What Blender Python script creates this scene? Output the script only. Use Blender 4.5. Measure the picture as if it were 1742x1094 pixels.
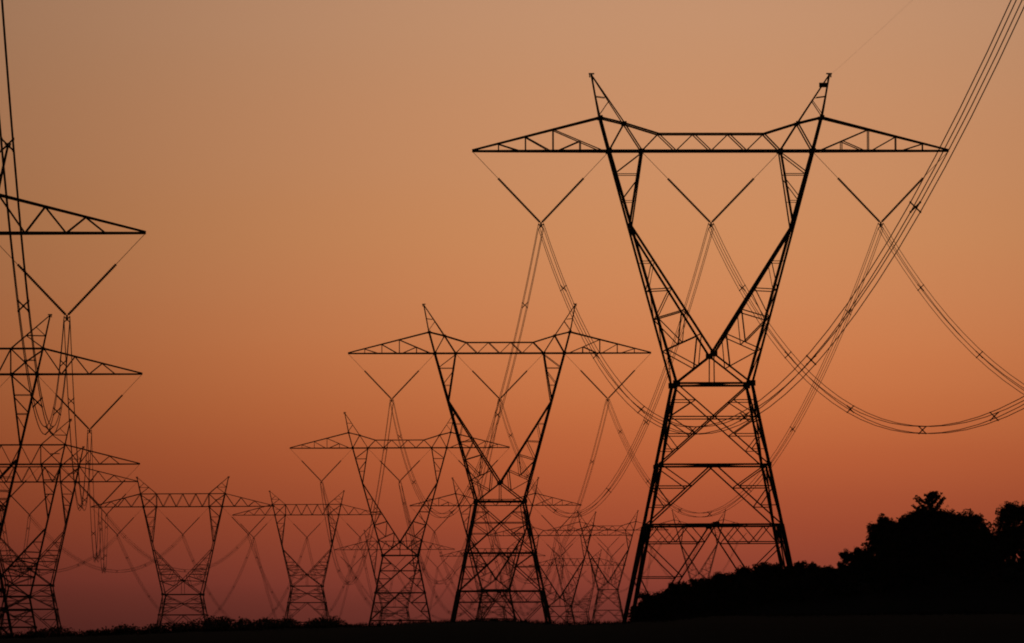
import bpy, bmesh, math, random
from mathutils import Vector, Matrix, noise
R = math.radians
for o in list(bpy.data.objects): bpy.data.objects.remove(o)
sc = bpy.context.scene
COL = sc.collection
random.seed(7)

# ------------------------------------------------------------------ camera
EYE = 1.7
FPX = 15000.0            # focal length in photo pixels (photo 1742 px wide): a long telephoto
cam_d = bpy.data.cameras.new('camera'); cam = bpy.data.objects.new('camera', cam_d); COL.objects.link(cam)
cam_d.sensor_width = 36; cam_d.lens = 36 * FPX / 1742
cam_d.clip_start = 1; cam_d.clip_end = 30000
PITCH = math.atan(652 / FPX)
cam.matrix_world = Matrix.Translation((0, 0, EYE)) @ Matrix.Rotation(math.pi/2 + PITCH, 4, 'X') @ Matrix.Rotation(R(-0.2), 4, 'Z')
sc.camera = cam
CM = cam.matrix_world.to_3x3()
def at(px, py, Y):
    """world point at forward distance Y that is seen at photo pixel px,py"""
    d = CM @ Vector(((px - 871) / FPX, (547 - py) / FPX, -1))
    return Vector((0, 0, EYE)) + d * (Y / d.y)

# ------------------------------------------------------------------ sky, sun, exposure
w = bpy.data.worlds.new('World'); sc.world = w; w.use_nodes = True
nt = w.node_tree; nt.nodes.clear()
def N(t, **k):
    n = nt.nodes.new(t)
    for a, b in k.items(): setattr(n, a, b)
    return n
def M(op, a, b=None, c=None):
    n = N('ShaderNodeMath', operation=op)
    for i, v in enumerate((a, b, c)):
        if v is None: continue
        if isinstance(v, (int, float)): n.inputs[i].default_value = v
        else: nt.links.new(v, n.inputs[i])
    return n.outputs[0]
def lin(c):
    return tuple(((v/255) / 12.92 if v/255 <= .04045 else ((v/255 + .055) / 1.055) ** 2.4) for v in c) + (1,)
SUN_AZ, SUN_EL = 1.3, 0.3        # the sun has just gone down behind the pylons, right of centre
tc = N('ShaderNodeTexCoord')
sep = N('ShaderNodeSeparateXYZ'); nt.links.new(tc.outputs['Generated'], sep.inputs[0])
elev = M('MULTIPLY', M('ARCSINE', sep.outputs['Z']), 180 / math.pi)
az = M('SUBTRACT', M('MULTIPLY', M('ARCTAN2', sep.outputs['X'], sep.outputs['Y']), 180 / math.pi), SUN_AZ)
az2 = M('MULTIPLY', az, az)
# the band of dusk colours sinks lower away from the sunset point
shift = M('MULTIPLY', M('DIVIDE', az2, M('ADD', az2, 40.0)), 0.25)
e1 = M('SUBTRACT', elev, shift)
# thin uneven haze layers
mp = N('ShaderNodeMapping'); mp.inputs['Scale'].default_value = (6, 6, 60)
nt.links.new(tc.outputs['Generated'], mp.inputs['Vector'])
nz = N('ShaderNodeTexNoise'); nz.inputs['Scale'].default_value = 1.0; nz.inputs['Detail'].default_value = 3
nt.links.new(mp.outputs[0], nz.inputs['Vector'])
e1 = M('ADD', e1, M('MULTIPLY', M('SUBTRACT', nz.outputs['Fac'], 0.5), 0.35))
ramp = N('ShaderNodeValToRGB'); cr = ramp.color_ramp
E0, E1 = -2.0, 30.0
SIG2, EC, HT = 30.0, 1.8, 0.925
def px_stop(y, c):      # a colour wanted at photo row y over the sunset point, freed of the glow's fall-off and the haze
    e = math.degrees(math.atan((1199 - y) / FPX)); k = SIG2 / (SIG2 + (e - EC) ** 2) * HT
    return (e, tuple(v / k for v in lin(c)[:3]) + (1,))
stops = [(-2.0, lin((45, 18, 20)))] + [px_stop(y, c) for y, c in (
    (1090, (100, 44, 40)), (1050, (115, 51, 44)), (1000, (142, 63, 50)), (900, (166, 77, 50)), (800, (187, 95, 56)), (700, (199, 111, 65)), (600, (206, 124, 76)),
    (500, (206, 133, 86)), (400, (204, 138, 91)), (300, (201, 140, 97)), (200, (198, 141, 101)), (100, (194, 142, 105)), (0, (191, 143, 109)))]
stops += [(7.0, lin((205, 164, 132))), (12, lin((178, 158, 148))), (30, lin((112, 118, 134)))]
while len(cr.elements) < len(stops): cr.elements.new(0.5)
for el, (d, c) in zip(cr.elements, stops):
    el.position = (d - E0) / (E1 - E0)
for el, (d, c) in zip(cr.elements, stops): el.color = c
nt.links.new(M('DIVIDE', M('SUBTRACT', e1, E0), E1 - E0), ramp.inputs[0])
# the glow fades with the angle from the sunset point
de = M('SUBTRACT', elev, EC)
r2 = M('ADD', az2, M('MULTIPLY', de, de))
fall = M('DIVIDE', SIG2, M('ADD', r2, SIG2))
glow = N('ShaderNodeMixRGB', blend_type='MULTIPLY'); glow.inputs[0].default_value = 1
nt.links.new(ramp.outputs[0], glow.inputs[1]); nt.links.new(fall, glow.inputs[2])
sky = N('ShaderNodeTexSky', sky_type='NISHITA'); sky.sun_disc = False
sky.sun_elevation = R(SUN_EL); sky.sun_rotation = R(SUN_AZ); sky.dust_density = 6; sky.air_density = 1.5
SKY_K = 0.006
skm = N('ShaderNodeMixRGB', blend_type='MULTIPLY'); skm.inputs[0].default_value = 1
skm.inputs[2].default_value = (SKY_K,) * 3 + (1,)
nt.links.new(sky.outputs[0], skm.inputs[1])
add = N('ShaderNodeMixRGB', blend_type='ADD'); add.inputs[0].default_value = 1
nt.links.new(glow.outputs[0], add.inputs[1]); nt.links.new(skm.outputs[0], add.inputs[2])
bg = N('ShaderNodeBackground'); bg.inputs['Strength'].default_value = 1.0
out = N('ShaderNodeOutputWorld')
nt.links.new(add.outputs[0], bg.inputs[0]); nt.links.new(bg.outputs[0], out.inputs[0])
sd = bpy.data.lights.new('sun', 'SUN'); sd.energy = 0.04; sd.angle = R(0.5); sd.color = (1, .45, .2)
sun = bpy.data.objects.new('sun', sd); COL.objects.link(sun)
sv = Vector((math.sin(R(SUN_AZ)) * math.cos(R(SUN_EL)), math.cos(R(SUN_AZ)) * math.cos(R(SUN_EL)), math.sin(R(SUN_EL))))
sun.rotation_euler = sv.to_track_quat('Z', 'Y').to_euler(); sun.location = (0, 0, 120)
vs = sc.view_settings
vs.view_transform = 'Standard'; vs.look = 'None'; vs.exposure = 0; vs.gamma = 1; vs.use_curve_mapping = False
sc.render.engine = 'CYCLES'; sc.cycles.filter_width = 1.9

# ------------------------------------------------------------------ materials
def mat(name, c1, c2, rough=.7, metal=0.0, scale=3.0, bump=0.0):
    m = bpy.data.materials.new(name); m.use_nodes = True
    t = m.node_tree; b = t.nodes['Principled BSDF']
    tcn = t.nodes.new('ShaderNodeTexCoord')
    n = t.nodes.new('ShaderNodeTexNoise'); n.inputs['Scale'].default_value = scale; n.inputs['Detail'].default_value = 5
    t.links.new(tcn.outputs['Object'], n.inputs['Vector'])
    r = t.nodes.new('ShaderNodeValToRGB'); r.color_ramp.elements[0].color = (*c1, 1); r.color_ramp.elements[1].color = (*c2, 1)
    r.color_ramp.elements[0].position = .3; r.color_ramp.elements[1].position = .7
    t.links.new(n.outputs['Fac'], r.inputs[0]); t.links.new(r.outputs[0], b.inputs['Base Color'])
    b.inputs['Roughness'].default_value = rough; b.inputs['Metallic'].default_value = metal
    if bump:
        bn = t.nodes.new('ShaderNodeBump'); bn.inputs['Strength'].default_value = bump
        t.links.new(n.outputs['Fac'], bn.inputs['Height']); t.links.new(bn.outputs[0], b.inputs['Normal'])
    return m
STEEL = mat('weathered_steel', (.07, .07, .075), (.12, .12, .12), .75, .2, 2.0)
WIRE = mat('dull_aluminium', (.08, .08, .085), (.12, .12, .12), .7, .3, 5.0)
GLASS = mat('glazed_insulator', (.03, .022, .018), (.05, .035, .028), .45, 0, 6.0)
CONC = mat('concrete', (.22, .21, .2), (.32, .31, .29), .9, 0, 4.0, .3)
SOIL = mat('dark_grass_soil', (.008, .010, .005), (.020, .021, .010), .95, 0, .25, .4)
LEAF = mat('dark_foliage', (.02, .034, .012), (.05, .07, .025), .8, 0, 1.2)
BARK = mat('bark', (.03, .024, .018), (.06, .05, .04), .9, 0, 5.0, .4)
GRASS = mat('dry_grass', (.025, .03, .012), (.05, .05, .022), .9, 0, 2.0)
PLATE = mat('painted_plate', (.03, .03, .03), (.05, .05, .045), .6, 0, 4.0)

# ------------------------------------------------------------------ mesh helpers
def obj(name, mesh, parent=None, matrix=None, kind=None, label=None):
    o = bpy.data.objects.new(name, mesh); COL.objects.link(o)
    if parent: o.parent = parent
    if matrix is not None: o.matrix_basis = matrix
    if kind: o['kind'] = kind
    if label: o['label'] = label
    return o
def mesh(name, v, f, m, smooth=False):
    me = bpy.data.meshes.new(name); me.from_pydata([tuple(p) for p in v], [], f); me.materials.append(m); me.update()
    if smooth: me.polygons.foreach_set('use_smooth', [True] * len(me.polygons))
    return me
def tag(o, label, cat, group=None):
    o['label'] = label; o['category'] = cat
    if group: o['group'] = group
    return o
def empty(name, loc, rz, label, cat, group=None):
    o = bpy.data.objects.new(name, None); COL.objects.link(o); o.empty_display_size = .5
    o.location = loc; o.rotation_euler = (0, 0, rz)
    return tag(o, label, cat, group)
def box_vf(sx, sy, sz, c=(0, 0, 0)):
    v = [(c[0]+a*sx/2, c[1]+b*sy/2, c[2]+d*sz/2) for d in (-1, 1) for a, b in ((-1,-1),(1,-1),(1,1),(-1,1))]
    return v, [(3,2,1,0),(4,5,6,7),(0,1,5,4),(1,2,6,5),(2,3,7,6),(3,0,4,7)]
# rolled steel angle of unit width and unit length along +z
th = .16; P = [(-.5,-.5),(.5,-.5),(.5,-.5+th),(-.5+th,-.5+th),(-.5+th,.5),(-.5,.5)]
AV = [(x, y, z) for z in (0, 1) for x, y in P]
AF = [(i, (i+1) % 6, 6 + (i+1) % 6, 6 + i) for i in range(6)] + [(0,3,2,1),(0,5,4,3),(6,7,8,9),(6,9,10,11)]
ANGLE = mesh('steel_angle', AV, AF, STEEL)
def bar_matrix(p0, p1, wd):
    p0 = Vector(p0); p1 = Vector(p1); d = p1 - p0
    q = d.to_track_quat('Z', 'X').to_matrix().to_4x4()
    return Matrix.Translation(p0) @ q @ Matrix.Diagonal((wd, wd, d.length, 1))
v, f = box_vf(1, 1, 1); PLATE_ME = mesh('gusset', v, f, STEEL); SIGN_ME = mesh('sign_plate', v, f, PLATE); FOOT_ME = mesh('footing_block', v, f, CONC)
def tube_vf(pts, rad, n=5, v=None, f=None, caps=True):
    v = [] if v is None else v; f = [] if f is None else f
    base = len(v); K = len(pts)
    for i, p in enumerate(pts):
        a = Vector(pts[max(0, i-1)]); b = Vector(pts[min(K-1, i+1)]); d = (b - a).normalized()
        up = Vector((0, 0, 1)) if abs(d.z) < .95 else Vector((1, 0, 0))
        s = d.cross(up).normalized(); t = s.cross(d)
        r = rad[i] if isinstance(rad, (list, tuple)) else rad
        for k in range(n):
            an = 2 * math.pi * k / n
            v.append(Vector(p) + s * (r * math.cos(an)) + t * (r * math.sin(an)))
    for i in range(K-1):
        for k in range(n):
            f.append((base+i*n+k, base+i*n+(k+1) % n, base+(i+1)*n+(k+1) % n, base+(i+1)*n+k))
    if caps:
        f.append(tuple(base+k for k in reversed(range(n)))); f.append(tuple(base+(K-1)*n+k for k in range(n)))
    return v, f

# ------------------------------------------------------------------ towers: data
U = 42.0 / 811          # one drawing unit (photo pixel at the largest pylon) in metres
LINE_A = [  # px, py of the crossarm's lower chord, relative distance, body height
    (1209, 257, .0518, 884), (850, 601, .0816, 884), (680, 762, .1126, 884), (843, 860, .1440, 884),
    (952, 911, .1710, 884), (1034, 902, .2040, 884), (1189, 897, .2310, 884)]
LINE_B = [
    (-220, 397, .0450, 735), (-71, 637, .0673, 735), (2, 790, .0893, 735), (50, 820, .1143, 820),
    (311, 862, .1345, 884), (522, 876, .1660, 884), (671, 935, .2050, 884), (838, 946, .2330, 884), (982, 962, .2540, 884)]
TA = [(at(px, py, d * FPX), hb) for px, py, d, hb in LINE_A]
TB = [(at(px, py, d * FPX), hb) for px, py, d, hb in LINE_B]

# ------------------------------------------------------------------ terrain
CTRL = [(p.x, p.y, p.z - hb * U) for p, hb in TA + TB]
CTRL += [(x, y, 0) for x in (-150, -50, 0, 50, 150) for y in (-300, -100, 0, 120)] + [(x, y, 8) for x in (-3500, 3500) for y in (0, 3000, 6500)] + [(0, 6500, 14), (-600, 2500, 4), (600, 2500, 12)]
def interp(x, tab):
    if x <= tab[0][0]: return tab[0][1]
    for (a, b), (c, d) in zip(tab, tab[1:]):
        if x <= c: return b + (d - b) * (x - a) / (c - a)
    return tab[-1][1]
CREST_Y, HILL_Y = 420.0, 640.0
CREST = [(-400,1088),(0,1083),(150,1080),(300,1074),(450,1070),(600,1066),(700,1061),(800,1057),(850,1056),(900,1060),(960,1063),(1040,1062),(1090,1059),(1200,1050),(2300,1045)]
HILL = [(1000,1085),(1060,1068),(1090,1052),(1150,1030),(1250,1010),(1350,995),(1450,985),(1560,965),(1700,962),(2300,955)]
def H(x, y):
    sw = sz = 0
    for cx, cy, cz in CTRL:
        d2 = (x-cx)**2 + ((y-cy)*.7)**2 + 30
        k = 1 / (d2 * d2); sw += k; sz += k * cz
    z = sz / sw
    px = 871 + x / CREST_Y * FPX
    zc = EYE + (1199 - interp(px, CREST)) / FPX * CREST_Y
    g = math.exp(-((y - CREST_Y) / 85) ** 2)
    z = z * (1-g) + zc * g
    px = 871 + x / HILL_Y * FPX
    s = min(1, max(0, (px - 980) / 120)); s = s*s*(3-2*s)
    zh = EYE + (1199 - interp(px, HILL)) / FPX * HILL_Y
    g = s * math.exp(-((y - HILL_Y) / 80) ** 2)
    z = z * (1-g) + max(z, zh) * g
    return z
def rough(x, y):
    return .10 * noise.noise(Vector((x*.35, y*.1, 1))) + .05 * noise.noise(Vector((x*1.3, y*.3, 5)))
xs = [i * 1.5 for i in range(-30, 31)]
s_ = 2.0; x_ = 45
while x_ < 4000: x_ += s_; s_ *= 1.28; xs = [-x_] + xs + [x_]
ys = [-400, -300, -200, -100, -50] + [i * 12 for i in range(0, 90)]
while ys[-1] < 6900: ys.append(ys[-1] + max(14, (ys[-1]-1000) * .03))
gv = [(x, y, H(x, y) + rough(x, y)) for y in ys for x in xs]
nx = len(xs)
gf = [(j*nx+i, j*nx+i+1, (j+1)*nx+i+1, (j+1)*nx+i) for j in range(len(ys)-1) for i in range(nx-1)]
obj('ground', mesh('ground', gv, gf, SOIL, True), kind='structure')

# ------------------------------------------------------------------ tower builder
def pol(z, tab):  # tab sorted by decreasing z
    return interp(-z, [(-a, b) for a, b in tab])
class Spec: pass
def spec(kind, HB):
    s = Spec(); s.kind = kind; s.HB = HB
    if kind == 'A':
        s.zw, s.hw0, s.slope, s.za = -398, 64, .2, -348
        s.levels = [-398, -536, -638]
        s.outer = [(130, 203), (57, 189), (0, 174), (-398, 64)]
    else:
        s.zw, s.hw0, s.slope, s.za = -388, 83, .19, -326
        s.levels = [-388, -478, -585]
        s.outer = [(131, 203), (57, 187), (0, 174), (-388, 83)]
    s.levels.append(-HB); s.dslope = .105
    return s
def bars_for(s):
    """every steel member of one pylon as (name, p0, p1, width) in drawing units, widths in metres"""
    B = []
    def add(n, a, b, wd): B.append((n, a, b, wd))
    hw = lambda z: s.hw0 + s.slope * (s.zw - z)      # half width of the body
    hy = lambda z: s.hw0 + s.dslope * (s.zw - z)     # half depth: the body is narrower along the line
    ox = lambda z: pol(z, s.outer)
    def hd(x, z):
        x = abs(x)
        if z > 57: return 16 * (130 - z) / 73 + 2
        if z >= 0: return 20 if x <= 189 else 3 + 17 * (407 - x) / 218
        return 20 + (s.hw0 - 20) * min(1, z / s.zw)
    def pt(sx, sy, x, z): return (sx * x, sy * hd(x, z), z)
    top = lambda x: 57 * (407 - x) / (407 - 189)
    for sy in (-1, 1):
        add('bottom_chord', pt(-1, sy, 189, 0), pt(1, sy, 189, 0), .24)
        if s.kind == 'A': add('top_chord', pt(-1, sy, 90, 29), pt(1, sy, 90, 29), .16)
        else: add('top_chord', pt(-1, sy, 187, 57), pt(1, sy, 187, 57), .2)
        for sx in (-1, 1):
            p = lambda x, z: pt(sx, sy, x, z)
            add('bottom_chord', p(189, 0), (sx*407, sy*3, 0), .23)
            add('arm_chord', p(189, 57), (sx*407, sy*3, 1.5), .2)
            # peak
            add('peak_leg', p(ox(57), 57), p(203, 130), .15)
            # fork outer leg and inner column
            zk = -130 if s.kind == 'A' else -158
            add('fork_leg', p(ox(57), 57), p(174, 0), .24); add('fork_leg', p(174, 0), p(ox(s.zw), s.zw), .26)
            add('fork_leg', p(118, 0), p(ox(zk), zk), .19)
            if s.kind == 'A':
                add('peak_leg', p(203, 130), p(148, 47), .12); add('peak_leg', p(148, 47), p(118, 0), .15)
                add('top_chord', p(189, 57), p(148, 47), .19); add('top_chord', p(148, 47), p(90, 29), .19)
                for (x0, z0, x1, z1) in ((362, top(362), 325, 0), (316, top(316), 274, 0), (269, top(269), 185, 0), (223, 17, 262, 0),
                                         (174, 0, 148, 47), (118, 0, 90, 29), (90, 29, 60, 0), (60, 0, 30, 29), (30, 29, 0, 0)):
                    add('brace', p(x0, z0), p(x1, z1), .12 if x0 > 200 or x0 < 100 else .15)
                for x, zt in ((362, top(362)), (316, top(316)), (269, top(269)), (223, 17)):
                    add('brace', p(x, 0), p(x, zt), .1)
                add('brace', p(ox(93), 93), p(180, 91), .08); add('brace', p(ox(62), 62), p(174, 85), .08)
                add('brace', p(118, -3), p(161, -36), .12); add('brace', p(162, -40), p(122, -40), .09)
                add('brace', p(123, -45), p(151, -82), .1); add('brace', p(151, -86), p(129, -86), .07)
                vz0, vx0 = -128, 139
            else:
                add('peak_leg', p(203, 131), p(116, 57), .13)
                add('fork_leg', p(116, 57), p(116, 0), .17)
                for (x0, z0, x1, z1) in ((347, 0, 318, top(318)), (318, top(318), 289, 0), (289, 0, 258, top(258)), (258, top(258), 228, 0), (228, 0, 189, 57),
                                         (174, 0, 116, 57), (189, 55, 150, 28), (150, 28, 118, 0), (116, 56, 87, 0), (87, 0, 58, 56), (58, 56, 29, 0), (29, 0, 0, 56)):
                    add('brace', p(x0, z0), p(x1, z1), .13)
                add('brace', p(145, 31), p(172, 31), .08)
                add('brace', p(193, 85), p(150, 86), .1); add('brace', p(150, 86), p(188, 58), .1); add('brace', p(193, 85), p(172, 105), .08)
                add('brace', p(118, -3), p(163, -44), .12); add('brace', p(163, -46), p(122, -46), .09)
                add('brace', p(123, -50), p(154, -84), .1); add('brace', p(153, -88), p(129, -88), .1); add('brace', p(130, -92), p(146, -120), .08)
                vz0, vx0 = -190, 128
            # V leg of the fork
            L = lambda t: p(vx0 * (1-t), vz0 + (s.za - vz0) * t)
            add('fork_strut', L(0), (0, sy * hd(0, s.za), s.za), .25 if s.kind == 'A' else .18)
            O = lambda z: p(ox(z), z)
            W = p(ox(s.zw), s.zw); A0 = (0, sy * hd(0, s.za), s.za)
            add('fork_strut', A0, W, .2)
            def mid(a, b, t=.5): return tuple(a[i] + (b[i]-a[i]) * t for i in range(3))
            zs = [vz0 + (s.za - vz0) * t for t in (.28, .49, .655, .845)]
            v1, v2, v3, v4 = L(.28), L(.49), L(.655), L(.845)
            o1, o2, o3, o4 = O(zs[0] - 0), O(zs[1] - 2), O(zs[2] - 14), O(zs[3] - 26)
            m1 = mid(A0, W, .42)
            m0 = mid(o4, v4, .45)
            for a, b, q in ((v1, o1, .08), (v2, o2, .11), (v3, o3, .13), (v4, o4, .12), (v1, mid(o1, o2, .95), .08), (v2, o3, .1), (o3, m0, .12), (v3, m0, .11),
                            (o4, m1, .12), (v4, m1, .12)):
                add('fork_brace', a, b, q)
            if s.kind == 'B':
                for z in (-276, -299, -331):
                    t = (z - vz0) / (s.za - vz0)
                    add('fork_brace', O(z), L(min(t, 1)), .12)
        # waist
        add('fork_brace', (0, sy * hd(0, s.za), s.za), (0, sy * s.hw0, s.zw), .12)
    for sx in (-1, 1):       # ties between the front and back face
        for x, z in ((174, 0), (118, 0), (60, 0), (ox(57), 57), (269, 0), (325, 0)):
            add('tie', (sx*x, -hd(x, z), z), (sx*x, hd(x, z), z), .1)
        zz = [-45, -86, -130, -238, -286, -340]
        for i, z in enumerate(zz):
            x = ox(z); d = hd(x, z); add('tie', (sx*x, -d, z), (sx*x, d, z), .1)
            if i >= 3:
                z2 = zz[i+1] if i + 1 < len(zz) else s.zw
                add('tie', (sx*x, -d, z), (sx*ox(z2), hd(x, z2), z2), .09)
    add('tie', (0, -hd(0, s.za), s.za), (0, hd(0, s.za), s.za), .2)
    # body: four faces
    faces = [(lambda u, z: (u, -hy(z), z), hw), (lambda u, z: (u, hy(z), z), hw), (lambda u, z: (-hw(z), u, z), hy), (lambda u, z: (hw(z), u, z), hy)]
    for cx in (-1, 1):
        for cy in (-1, 1):
            for a, b in zip(s.levels, s.levels[1:]):
                add('leg', (cx*hw(a), cy*hy(a), a), (cx*hw(b), cy*hy(b), b), .28 if a > -570 else .37)
    for F, hh in faces:
        for i, z in enumerate(s.levels[:-1]):
            add('waist_beam' if i == 0 else 'cross_beam', F(-hh(z), z), F(hh(z), z), .24 if i == 0 else .2)
        # X panel
        a, b = s.levels[0], s.levels[1]
        ha, hb_ = hh(a), hh(b); tx = ha / (ha + hb_); zx = a + (b-a) * tx
        add('cross_beam', F(-hh(zx), zx), F(hh(zx), zx), .13)
        for sg in (-1, 1):
            add('body_brace', F(sg*ha, a), F(-sg*hb_, b), .15)
            D = lambda t: F(sg * (ha - (ha + hb_) * t), a + (b-a) * t)
            zt = lambda t: a + (b-a) * t
            t1 = tx * .5; t2 = tx + (1-tx) * .36; t3 = tx + (1-tx) * .68
            add('body_brace', D(t1), F(sg*hh(zt(t1)), zt(t1)), .1)
            add('body_brace', D(t1), F(sg*hh(zx), zx), .11)
            E = lambda t: F(-sg * (ha - (ha + hb_) * t), a + (b-a) * t)
            add('body_brace', E(t2), F(sg*hh(zt(t2)), zt(t2)), .1); add('body_brace', E(t2), F(sg*hh(zx), zx), .11)
            add('body_brace', E(t3), F(sg*hh(zt(t2)), zt(t2)), .1); add('body_brace', E(t3), F(sg*hh(zt(t3)), zt(t3)), .08)
        # inverted-V panels with redundants
        for a, b, fr in ((s.levels[1], s.levels[2], (.36, .68)), (s.levels[2], s.levels[3], (.12, .36, .62, .82))):
            hb_ = hh(b)
            for sg in (-1, 1):
                D = lambda t: F(sg * hb_ * t, a + (b-a) * t); zt = lambda t: a + (b-a) * t
                G = lambda t: F(sg * hh(zt(t)), zt(t))
                add('body_brace', D(0), D(1), .16)
                pr = 0.0
                for t in fr:
                    add('body_brace', D(t), G(t), .12 if t == fr[0] else .1)
                    if t < .2:          # shallow lattice band right under the beam
                        q = lambda u: F(sg * u, zt(0)); r = lambda u: F(sg * u, zt(t)); m0 = hb_ * t; m1 = hh(zt(t)); dw = (m1 - m0) / 4
                        for a_, b_ in ((r(m1), q(m1 - dw)), (q(m1 - dw), r(m1 - 2*dw)), (r(m1 - 2*dw), q(m1 - 3*dw)), (q(m1 - 3*dw), r(m0))): add('body_brace', a_, b_, .1)
                    else: add('body_brace', G(pr), D(t), .12)
                    pr = t
    # plan bracing
    for z in s.levels[:3]:
        h = hw(z); g = hy(z); add('tie', (-h, -g, z), (h, g, z), .09); add('tie', (-h, g, z), (h, -g, z), .09)
    # gusset plates where many members meet
    Gp = []
    for sy in (-1, 1):
        Gp.append((0, sy * hd(0, s.za), s.za, .62))
        for sx in (-1, 1):
            Gp += [(sx*s.hw0, sy*s.hw0, s.zw, .62), (sx*174, sy*20, 0, .45), (sx*118, sy*20, 0, .42), (sx*ox(57), sy*20, 57, .4)]
            if s.kind == 'A': Gp.append((sx*148, sy*20, 47, .36))
            Gp.append((sx*hw(s.levels[1]), sy*hy(s.levels[1]), s.levels[1], .42))
        Gp.append((0, sy*hy(s.levels[2]), s.levels[2], .55))
    return B, Gp

# insulator string: a stack of discs hanging down from z = 0
INS_LEN = 5.35; ROD_LEN = 3.45
prof = []
nd = 34
for i in range(nd):
    z = -INS_LEN * i / nd; h = INS_LEN / nd
    prof += [(.07, z), (.115, z - h*.30), (.115, z - h*.55), (.07, z - h*.7)]
prof.append((.045, -INS_LEN))
iv = [(r*math.cos(2*math.pi*k/8), r*math.sin(2*math.pi*k/8), z) for r, z in prof for k in range(8)]
inf = [(i*8+k, i*8+(k+1) % 8, (i+1)*8+(k+1) % 8, (i+1)*8+k) for i in range(len(prof)-1) for k in range(8)]
INS_ME = mesh('insulator_string', [(x, y, z) for x, y, z in iv], inf, GLASS)
lv, lf = tube_vf([(0, 0, 0), (0, 0, -1)], 1, 6); ROD_ME = mesh('link_rod', lv, lf, STEEL)
yv, yf = [], []
for sg in (-1, 1): tube_vf([(-.24, 0, -.26 - .24*sg), (.24, 0, -.26 + .24*sg)], .045, 6, yv, yf)
for (cx, cz, sx, sz) in ((0, -.05, .16, .3), (0, -.26, .2, .2)):
    a, b = box_vf(sx, .06, sz, (cx, 0, cz)); n0 = len(yv); yv += a; yf += [tuple(q+n0 for q in ff) for ff in b]
YOKE_ME = mesh('yoke_plate', yv, yf, STEEL)
cv, cf = [], []
for (c, d) in (((0, 0, .06), (.5, .16, .12)), ((.16, 0, -.12), (.1, .1, .3)), ((0, 0, -.1), (.16, .3, .25))):
    a, b = box_vf(*d, c); n0 = len(cv); cv += a; cf += [tuple(q+n0 for q in ff) for ff in b]
CLAMP_ME = mesh('wire_clamp', cv, cf, STEEL)

V_DEPTH = 123
V_TOPS = [(-405, -175), (-117, 117), (175, 405)]
V_BOT = [-290, 0, 290]
def V3(p): return Vector(p) * U
def build_tower(kind, pos, HB, yaw, label, group, near):
    s = spec(kind, HB)
    base = pos - Vector((0, 0, HB * U))
    t = empty('lattice_pylon', base, yaw, label, 'pylon', group)
    off = Matrix.Translation((0, 0, HB * U))
    bars, gus = bars_for(s)
    soft = ('brace', 'fork_brace', 'body_brace', 'tie')
    fv, ff = [], []
    for n, a, b, wd in bars:
        Mx = off @ bar_matrix(V3(a), V3(b), wd * .82)
        if near or n not in soft:
            obj(n, ANGLE, t, Mx)
        else:
            n0 = len(fv); fv += [Mx @ Vector(q) for q in AV]; ff += [tuple(q+n0 for q in g) for g in AF]
    if ff: obj('bracing', mesh('bracing', fv, ff, STEEL), t, kind='stuff')
    for x, y, z, sz in gus:
        sy = 1 if y > 0 else -1
        obj('gusset_plate', PLATE_ME, t, off @ Matrix.Translation(V3((x, y, z)) + Vector((0, sy*.02, 0))) @ Matrix.Diagonal((sz, .3, sz*.8, 1)))
    hb = s.hw0 + s.slope * (s.zw + HB); hd_ = s.hw0 + s.dslope * (s.zw + HB)
    for cx in (-1, 1):
        for cy in (-1, 1):
            obj('footing', FOOT_ME, t, Matrix.Translation((cx*hb*U, cy*hd_*U, -.35)) @ Matrix.Diagonal((1.3, 1.3, 1.2, 1)))
        obj('wire_clamp', CLAMP_ME, t, off @ Matrix.Translation(V3((cx*203, 0, 131))) @ Matrix.Diagonal((cx, 1, 1, 1)))
    for k in range(3):
        bot = V3((V_BOT[k], 0, -V_DEPTH))
        for x in V_TOPS[k]:
            a = V3((x, 0, -2)); d = a - bot
            q = d.to_track_quat('Z', 'Y').to_matrix().to_4x4()
            full = d.length - .12
            mid_ = bot + d.normalized() * (.12 + INS_LEN)
            ins = obj('insulator_string', INS_ME, t, off @ Matrix.Translation(mid_) @ q)
            obj('link_rod', ROD_ME, ins, Matrix.Translation((0, 0, full - INS_LEN)) @ Matrix.Diagonal((.022, .022, full - INS_LEN, 1)))
        obj('yoke_plate', YOKE_ME, t, off @ Matrix.Translation(bot))
    return t
def yaws(T, first):
    P_ = [first] + [p for p, h in T]
    res = []
    for i in range(1, len(P_)):
        a = P_[i] - P_[i-1]; b = (P_[i+1] - P_[i]) if i + 1 < len(P_) else a
        d = a.normalized() + b.normalized()
        res.append(math.atan2(-d.x, d.y))
    return res
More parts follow.
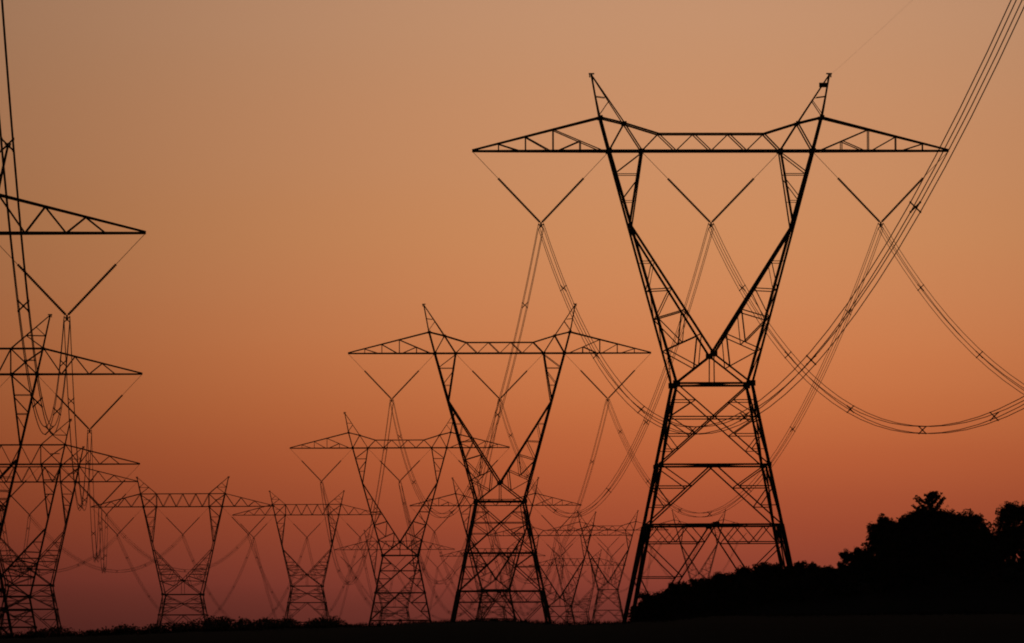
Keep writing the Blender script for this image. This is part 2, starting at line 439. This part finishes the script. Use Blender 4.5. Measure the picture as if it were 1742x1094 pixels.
# the next pylon of each line towards the camera stands outside the frame
A0p = Vector((TA[0][0].x + 681*.0322, TA[0][0].y - .0322*FPX, TA[0][0].z))
B0p = Vector((TB[0][0].x + 652*.02625, TB[0][0].y - .02625*FPX, TB[0][0].z))
YA = yaws(TA, A0p); YB = yaws(TB, B0p)
LAB_A = ['largest black steel lattice pylon, its feet hidden by the trees on the right',
         'second largest lattice pylon with dipped crossarm, standing left of the largest pylon',
         'thin lattice pylon with dipped crossarm, partly behind the left side of the second largest pylon',
         'faint lattice pylon seen through the second largest pylon, arms reaching out both sides',
         'faint far pylon whose body shows just right of the legs of the second largest pylon',
         'faint far pylon standing just left of the left leg of the largest pylon',
         'faintest far pylon seen between the legs of the largest pylon']
LAB_B = ['lattice pylon at the left edge with only its topmost right arm and insulators in view',
         'flat topped pylon at the left edge, second arm from the top, right peak in view',
         'flat topped pylon at the left edge, arm just above the lowest of the stacked arms',
         'flat topped pylon at the far left with the lowest of the four stacked arms',
         'whole flat topped pylon standing clear above the treeline, wider of the two beside each other',
         'whole flat topped pylon above the treeline, smaller one right of the wide flat topped pylon',
         'faint flat topped pylon low behind the body of the thin dipped pylon',
         'faint far flat topped pylon low behind the lower body of the second largest pylon',
         'very faint low flat topped pylon between the two largest pylons, just above the ground']
GA, GB = 'pylons of the right hand line', 'pylons of the left hand line'
towers_a = [build_tower('A', p, hb, y, l, GA, i < 3) for i, ((p, hb), y, l) in enumerate(zip(TA, YA, LAB_A))]
towers_b = [build_tower('B', p, hb, y, l, GB, i < 6) for i, ((p, hb), y, l) in enumerate(zip(TB, YB, LAB_B))]
# dark plate near the top of the largest pylon's right peak
obj('number_plate', SIGN_ME, towers_a[0], Matrix.Translation(V3((192, -10, 884 + 112))) @ Matrix.Diagonal((.72, .06, .42, 1)))

# ------------------------------------------------------------------ conductors
sv_, sf_ = [], []
for sg in (-1, 1):
    n0 = len(sv_); tube_vf([(-.25, 0, -.25*sg), (.25, 0, .25*sg)], .038, 5, sv_, sf_)
for a in (-.23, .23):
    for b in (-.23, .23):
        q, g = box_vf(.085, .2, .085, (a, 0, b)); n0 = len(sv_); sv_ += q; sf_ += [tuple(i+n0 for i in h) for h in g]
q, g = box_vf(.13, .1, .13); n0 = len(sv_); sv_ += q; sf_ += [tuple(i+n0 for i in h) for h in g]
SPACER_ME = mesh('spacer', sv_, sf_, STEEL)
SAG_K = 20.4 / (.0298 * FPX) ** 2
def bundle(a, b, sag, label, group, spacers):
    e = empty('conductor_bundle', a, 0, label, 'power line', group)
    d = b - a; n = 40
    c = lambda u: d * u - Vector((0, 0, 4 * sag * u * (1-u)))
    v, f = tube_vf([c(i / n) for i in range(n+1)], .026, 5)
    me = mesh('conductor', v, f, WIRE, True)
    hx = Vector((d.y, -d.x, 0)).normalized()
    for sx in (-.23, .23):
        for sz in (-.23, .23):
            obj('conductor', me, e, Matrix.Translation(hx * sx + Vector((0, 0, sz))))
    us = spacers if isinstance(spacers, list) else [(k + .55 + random.uniform(-.12, .12)) / spacers for k in range(spacers)]
    for u in us:
        tg = (c(min(1, u+.01)) - c(max(0, u-.01))).normalized()
        rot = Matrix((hx, tg, hx.cross(tg))).transposed().to_4x4()
        obj('spacer', SPACER_ME, e, Matrix.Translation(c(u)) @ rot)
    return e
def phase(p, yaw, k):
    return p + Matrix.Rotation(yaw, 3, 'Z') @ (V3((V_BOT[k], 0, -V_DEPTH)) + Vector((0, 0, -.26)))
NAME_A = ['largest pylon', 'second largest pylon', 'thin dipped pylon', 'faint central pylon', 'faint pylon right of centre', 'faint pylon near largest', 'faintest pylon']
NAME_B = ['topmost left arm', 'second left arm', 'third left arm', 'lowest left arm', 'wide flat topped pylon', 'smaller flat topped pylon', 'low flat pylon', 'very low flat pylon', 'lowest flat pylon']
SIDE = ['left', 'middle', 'right']
for T, Y, NM, P0, sag0, grp, yaw0 in ((TA, YA, NAME_A, A0p, 25.0, 'wire bundles of the right hand line', YA[0]), (TB, YB, NAME_B, B0p, 14.0, 'wire bundles of the left hand line', YB[0])):
    for k in range(3):
        bundle(phase(T[0][0], Y[0], k), phase(P0, yaw0, k), sag0,
               'four wire bundle from %s insulator of %s towards the viewer' % (SIDE[k], NM[0]), grp, [.079, .182, .302, .418, .515, .62, .749, .9] if T is TA else [.095, .24, .381, .552, .707, .838, .95])
        for i in range(len(T)-1):
            a = phase(T[i][0], Y[i], k); b = phase(T[i+1][0], Y[i+1], k)
            L = (b - a).length
            bundle(a, b, SAG_K * L * L * (.72 if T is TB and i == 2 else 1), 'four wire bundle, %s one from %s to %s' % (SIDE[k], NM[i], NM[i+1]), grp, max(5, round(L / 62)))
# earth wire from the largest pylon's right peak towards the viewer
p0 = TA[0][0] + Matrix.Rotation(YA[0], 3, 'Z') @ V3((203, 0, 128)); p1 = A0p + Matrix.Rotation(YA[0], 3, 'Z') @ V3((203, 0, 282))
pts = [(p1 - p0) * (i/40) - Vector((0, 0, 4*2.0*(i/40)*(1-i/40))) for i in range(41)]
v, f = tube_vf(pts, .0045, 5)
o = obj('earth_wire', mesh('earth_wire', v, f, WIRE, True)); o.location = p0
tag(o, 'thin single wire rising from the right peak of the largest pylon to the upper right', 'wire')

# ------------------------------------------------------------------ trees
def leaf_quads(v, f, c, rad, n, size, rng, flat=.75):
    for _ in range(n):
        while True:
            q = Vector((rng.uniform(-1, 1), rng.uniform(-1, 1), rng.uniform(-1, 1)))
            if q.length < 1: break
        p = Vector(c) + Vector((q.x*rad, q.y*rad, q.z*rad*flat))
        a = Vector((rng.gauss(0, 1), rng.gauss(0, 1), rng.gauss(0, 1))).normalized()
        b = a.cross(Vector((rng.gauss(0, 1), rng.gauss(0, 1), rng.gauss(0, 1)))).normalized()
        s = size * rng.uniform(.6, 1.3); n0 = len(v)
        v += [p - a*s*.5, p + b*s*.28, p + a*s*.5, p - b*s*.28]; f.append((n0, n0+1, n0+2, n0+3))
def tree(name, px, ytop, D, width, label, cat, seed, nl=9, leaf=.28, dens=1.0, low=.2, spiky=0.0, group=None, cr=1.0):
    """trunk, limbs and a crown of leaf clumps; width in photo pixels; ytop the photo row of the highest leaves"""
    rng = random.Random(seed)
    g = at(px, 1000, D); z0 = H(g.x, D); top = at(px, ytop, D).z
    h = top - z0; wd = width * D / FPX / 2
    t = empty(name, (g.x, D, z0 - .05), rng.uniform(0, 6), label, cat, group)
    tv, tf = [], []
    lean = Vector((rng.uniform(-.05, .05), rng.uniform(-.05, .05), 0))
    r0 = .035 * h
    stem = [Vector((0, 0, -.2)), Vector((0, 0, h*.3)) + lean*h*.3, Vector((0, 0, h*.6)) + lean*h + Vector((rng.uniform(-.1,.1), rng.uniform(-.1,.1), 0))*h*.2, Vector((0, 0, h*.95)) + lean*h]
    tube_vf(stem, [r0, r0*.75, r0*.42, r0*.08], 7, tv, tf)
    cv_, cf_ = [], []
    clumps = [(stem[3], .16)]
    for i in range(nl):
        t0 = low + (.9 - low) * (i + rng.random()*.6) / nl
        an = i * 2.4 + rng.uniform(-.4, .4)
        s = stem[0].lerp(stem[3], t0)
        reach = wd * math.sin(math.pi * min(1, max(.12, (t0 - low*.5) / (1.08 - low*.5)) ** .8)) * rng.uniform(.75, 1.08)
        e = s + Vector((math.cos(an)*reach, math.sin(an)*reach, reach * rng.uniform(.15, .6) + .06*h))
        if e.z > h*.97: e.z = h*.97
        m_ = s.lerp(e, .5) + Vector((0, 0, -.05*reach))
        rb = r0 * (1 - t0) * .6 + .02
        tube_vf([s, m_, e], [rb, rb*.6, rb*.15], 5, tv, tf)
        for k in range(3):
            q = s.lerp(e, .5 + .25*k); clumps.append((q, rng.uniform(.13, .2)))
            an2 = an + rng.uniform(-1.2, 1.2)
            e2 = q + Vector((math.cos(an2), math.sin(an2), rng.uniform(-.1, .9))) * reach * rng.uniform(.25, .5)
            if e2.z > h*.98: e2.z = h*.98
            tube_vf([q, e2], [rb*.35, rb*.08], 4, tv, tf); clumps.append((e2, rng.uniform(.11, .19)))
    for c, k in clumps:
        rad = k * (wd + h*.35) * cr
        c = Vector(c); c.z *= 1 - .74*rad/h
        leaf_quads(cv_, cf_, c, rad, int(105 * dens), leaf * .78, rng)
        for _ in range(int(4 + 8*spiky)):            # single twigs that stick out
            d = Vector((rng.gauss(0, 1), rng.gauss(0, 1), rng.gauss(.5, 1))).normalized()
            leaf_quads(cv_, cf_, Vector(c) + d*rad*rng.uniform(.85, 1.12 + spiky*.4), .14, 6, leaf*.7, rng)
    obj('trunk', mesh('trunk', tv, tf, BARK, True), t)
    obj('crown', mesh('crown', cv_, cf_, LEAF), t)
    return t
TR = 'trees on the right hand hill'
for nm, px, yt, D, wd, lab, sd_, nl, lf_, dn, lo, sp, cr_ in (
    ('broadleaf_tree', 1503, 871, 640, 36, 'small two lobed dark tree at the left end of the tall tree mass', 11, 11, .22, 1.2, .1, .4, 1.05),
    ('broadleaf_tree', 1549, 870, 646, 60, 'dark round tree left of the spiky treetop, part of the high tree mass', 12, 13, .24, 1.5, .1, .4, 1.25),
    ('broadleaf_tree', 1612, 861, 640, 84, 'broad dark tree directly below and right of the spiky treetop', 14, 15, .24, 1.6, .1, .4, 1.3),
    ('broadleaf_tree', 1648, 872, 648, 52, 'dark tree on the falling right shoulder of the tree mass', 15, 13, .24, 1.5, .1, .4, 1.25),
    ('broadleaf_tree', 1724, 848, 636, 50, 'separate tall dark tree at the right edge of the picture', 16, 14, .22, 1.0, .2, .2, 1.0),
    ('broadleaf_tree', 1690, 907, 630, 60, 'low dark tree filling the dip between tree mass and right edge tree', 17, 11, .26, 1.5, .05, .1, 1.3),
    ('broadleaf_tree', 1580, 862, 625, 80, 'dark bushy tree in front of the spiky tree, filling the tree mass', 18, 15, .24, 1.6, .05, .4, 1.3),
    ('young_tree', 1464, 930, 630, 34, 'slim young dark tree standing just left of the two lobed tree', 19, 9, .2, 1.0, .1, .3, 1.1),
    ('young_tree', 1438, 934, 634, 24, 'thin pointed little tree at the left foot of the tree mass', 20, 8, .17, .8, .1, .6, .9)):
    tree(nm, px, yt, D, wd, lab, 'tree', sd_, nl, lf_, dn, lo, sp, TR, cr_)
SH = 'bushes along the hill edge'
bushes = [(1112, 1008, 46, 'lowest dark bush beside the left leg of the largest pylon'),
          (1152, 990, 44, 'dark pointed bush second along the slope from the largest left leg'),
          (1192, 984, 60, 'dark bush under the left half of the largest pylon, third from its left leg'),
          (1234, 974, 56, 'rounded dark bush under the centre of the largest pylon'),
          (1275, 963, 50, 'dark bush under the right half of the largest pylon, left of a bushy pair'),
          (1306, 957, 46, 'highest dark bush just left of the right leg of the largest pylon'),
          (1338, 964, 44, 'dark bush covering the foot of the largest right leg'),
          (1368, 953, 36, 'peaked dark bush just right of the largest right leg'),
          (1398, 963, 44, 'low dark bush in the gap between the largest pylon and the trees'),
          (1424, 966, 36, 'low dark bush touching the thin pointed little tree')]
for i, (px, yt, wd, lab) in enumerate(bushes):
    tree('bush', px, yt, 628 + (i*7) % 16, wd, lab, 'bush', 40 + i, 9, .18, 1.1, .05, .45, SH, 1.1)
# the spiky tree: bare rising boughs with small tufts
def spiky_tree(px, ytop, D, label):
    rng = random.Random(5)
    g = at(px, 1000, D); z0 = H(g.x, D); h = at(px, ytop, D).z - z0; m = D / FPX
    t = empty('pine_tree', (g.x, D, z0 - .05), 0, label, 'tree', TR)
    tv, tf, cv_, cf_ = [], [], [], []
    tube_vf([(0, 0, -.2), (.05, 0, h*.5), (0, 0, h*.98)], [.2, .13, .025], 7, tv, tf)
    leaf_quads(cv_, cf_, (0, 0, h - .3), .26, 60, .2, rng)
    for i in range(48):
        dz = rng.uniform(5, 48) * m; an = i * 2.4 + rng.uniform(-.3, .3)
        L = (6 + 24 * min(1, dz / (26*m))) * m * rng.uniform(.7, 1.08)
        s0 = Vector((0, 0, h - dz - L*.35)); d = Vector((math.cos(an), math.sin(an)*.8, rng.uniform(.45, .9)))
        e = s0 + d * L; e.z = min(e.z, h*.99)
        tube_vf([s0, s0.lerp(e, .55) + Vector((0, 0, -.05)), e], [.045, .03, .012], 4, tv, tf)
        for k in range(5):
            q = s0.lerp(e, .35 + .155*k); leaf_quads(cv_, cf_, q, .12, 13, .17, rng)
    for k in range(26):
        z = h * rng.uniform(.25, .8); an = rng.uniform(0, 6.28); r = rng.uniform(.2, 1.0)
        leaf_quads(cv_, cf_, (math.cos(an)*r, math.sin(an)*r, z), .5, 60, .24, rng)
    e = Vector((24*m, 0, h - 13*m)); s0 = Vector((.1, 0, h - 34*m))     # the long bough reaching out to the right
    tube_vf([s0, s0.lerp(e, .5) + Vector((.1, 0, -.1)), e], [.06, .04, .015], 5, tv, tf)
    for k in range(6): leaf_quads(cv_, cf_, s0.lerp(e, .4 + .12*k), .15, 22, .2, rng)
    obj('trunk', mesh('trunk', tv, tf, BARK, True), t); obj('crown', mesh('crown', cv_, cf_, LEAF), t)
spiky_tree(1582, 834, 655, 'tallest dark tree whose spiky open top sticks out above the others')
# undergrowth that closes the foot of the trees, one mass
rng = random.Random(3); uv, uf = [], []
for i in range(1250):
    px = rng.uniform(1085, 1900); D = rng.uniform(606, 640)
    lim = interp(px, [(1085,1050),(1110,1022),(1150,1006),(1200,1000),(1300,975),(1430,976),(1455,965),(1474,945),(1484,905),(1515,892),(1530,897),(1560,884),(1640,886),(1668,900),(1688,918),(1712,898),(1900,890)])
    g = at(px, rng.uniform(lim + 4, 1040), D)
    leaf_quads(uv, uf, g, .75, 60, .34, rng)
o = obj('undergrowth', mesh('undergrowth', uv, uf, LEAF), kind='stuff')
tag(o, 'dense dark undergrowth along the hill below the trees', 'undergrowth')
# far wood along the left horizon, one mass
wv, wf = [], []
WOOD = [(-120,1070),(0,1078),(40,1075),(85,1068),(100,1064),(112,1068),(125,1074),(150,1071),(185,1068),(205,1063),(222,1064),(240,1068),(262,1062),(290,1060),(315,1060),(345,1051),(360,1050),(380,1049),(395,1052),(420,1053),(450,1051),
        (480,1050),(500,1054),(514,1058),(522,1061),(530,1055),(548,1049),(572,1051),(585,1058),(600,1064),(680,1068)]
for i in range(420):
    px = rng.uniform(-120, 640); D = rng.uniform(1400, 1600)
    g = at(px, interp(px, WOOD) + 2 + rng.uniform(0, 6), D); zb = H(g.x, D)
    r = rng.uniform(.9, 1.7); g.z -= r * .6
    tube_vf([(g.x, D, zb), (g.x, D, g.z)], [.25, .1], 5, wv, wf)
    z = g.z
    while z > zb + 1.5:
        leaf_quads(wv, wf, (g.x, D, z), r, 60, .42, rng, 1.0); z -= 1.2; r = min(r*1.18, 2.6)
o = obj('distant_wood', mesh('distant_wood', wv, wf, LEAF), kind='stuff')
tag(o, 'low dark strip of distant woodland along the horizon on the left', 'woodland')
# rough grass along the crest of the field
hv, hf = [], []
for i in range(5200):
    px = rng.uniform(-60, 1800); y = CREST_Y + rng.uniform(-16, 10); x = (px - 871) / FPX * y
    z = H(x, y) + rough(x, y) - .03; hgt = rng.uniform(.06, .2) * (1.0 + .8 * max(0, noise.noise(Vector((x*.5, 0, 3)))))
    for k in range(3):
        a = rng.uniform(0, 6.28); dx, dy = .015*math.cos(a), .015*math.sin(a); bx, by = x + rng.uniform(-.08, .08), y + rng.uniform(-.08, .08)
        n0 = len(hv); hv += [(bx-dx, by-dy, z), (bx+dx, by+dy, z), (bx + rng.gauss(0, .05), by + rng.gauss(0, .05), z + hgt)]; hf.append((n0, n0+1, n0+2))
o = obj('grass', mesh('grass', hv, hf, GRASS), kind='stuff')
tag(o, 'short rough grass along the dark crest of the field', 'grass')

# ------------------------------------------------------------------ haze
HAZE = 4.0e-5
zmin = min(p[2] for p in gv) - 1; zmax = max(p.z for p, h in TA + TB) + 20
v, f = box_vf(2, 2, 2); me = bpy.data.meshes.new('haze')
X0, X1, Y0, Y1 = -4600, 4600, -600, 7400
me.from_pydata([((X0+X1)/2 + x*(X1-X0)/2, (Y0+Y1)/2 + y*(Y1-Y0)/2, (zmin+zmax)/2 + z*(zmax-zmin)/2) for x, y, z in v], [], f)
hm = bpy.data.materials.new('haze'); hm.use_nodes = True; t = hm.node_tree; t.nodes.clear()
pv = t.nodes.new('ShaderNodeVolumePrincipled'); pv.inputs['Color'].default_value = (.9, .82, .78, 1)
pv.inputs['Density'].default_value = HAZE; pv.inputs['Anisotropy'].default_value = .6
ho = t.nodes.new('ShaderNodeOutputMaterial'); t.links.new(pv.outputs[0], ho.inputs['Volume'])
me.materials.append(hm)
o = obj('haze', me, kind='stuff')
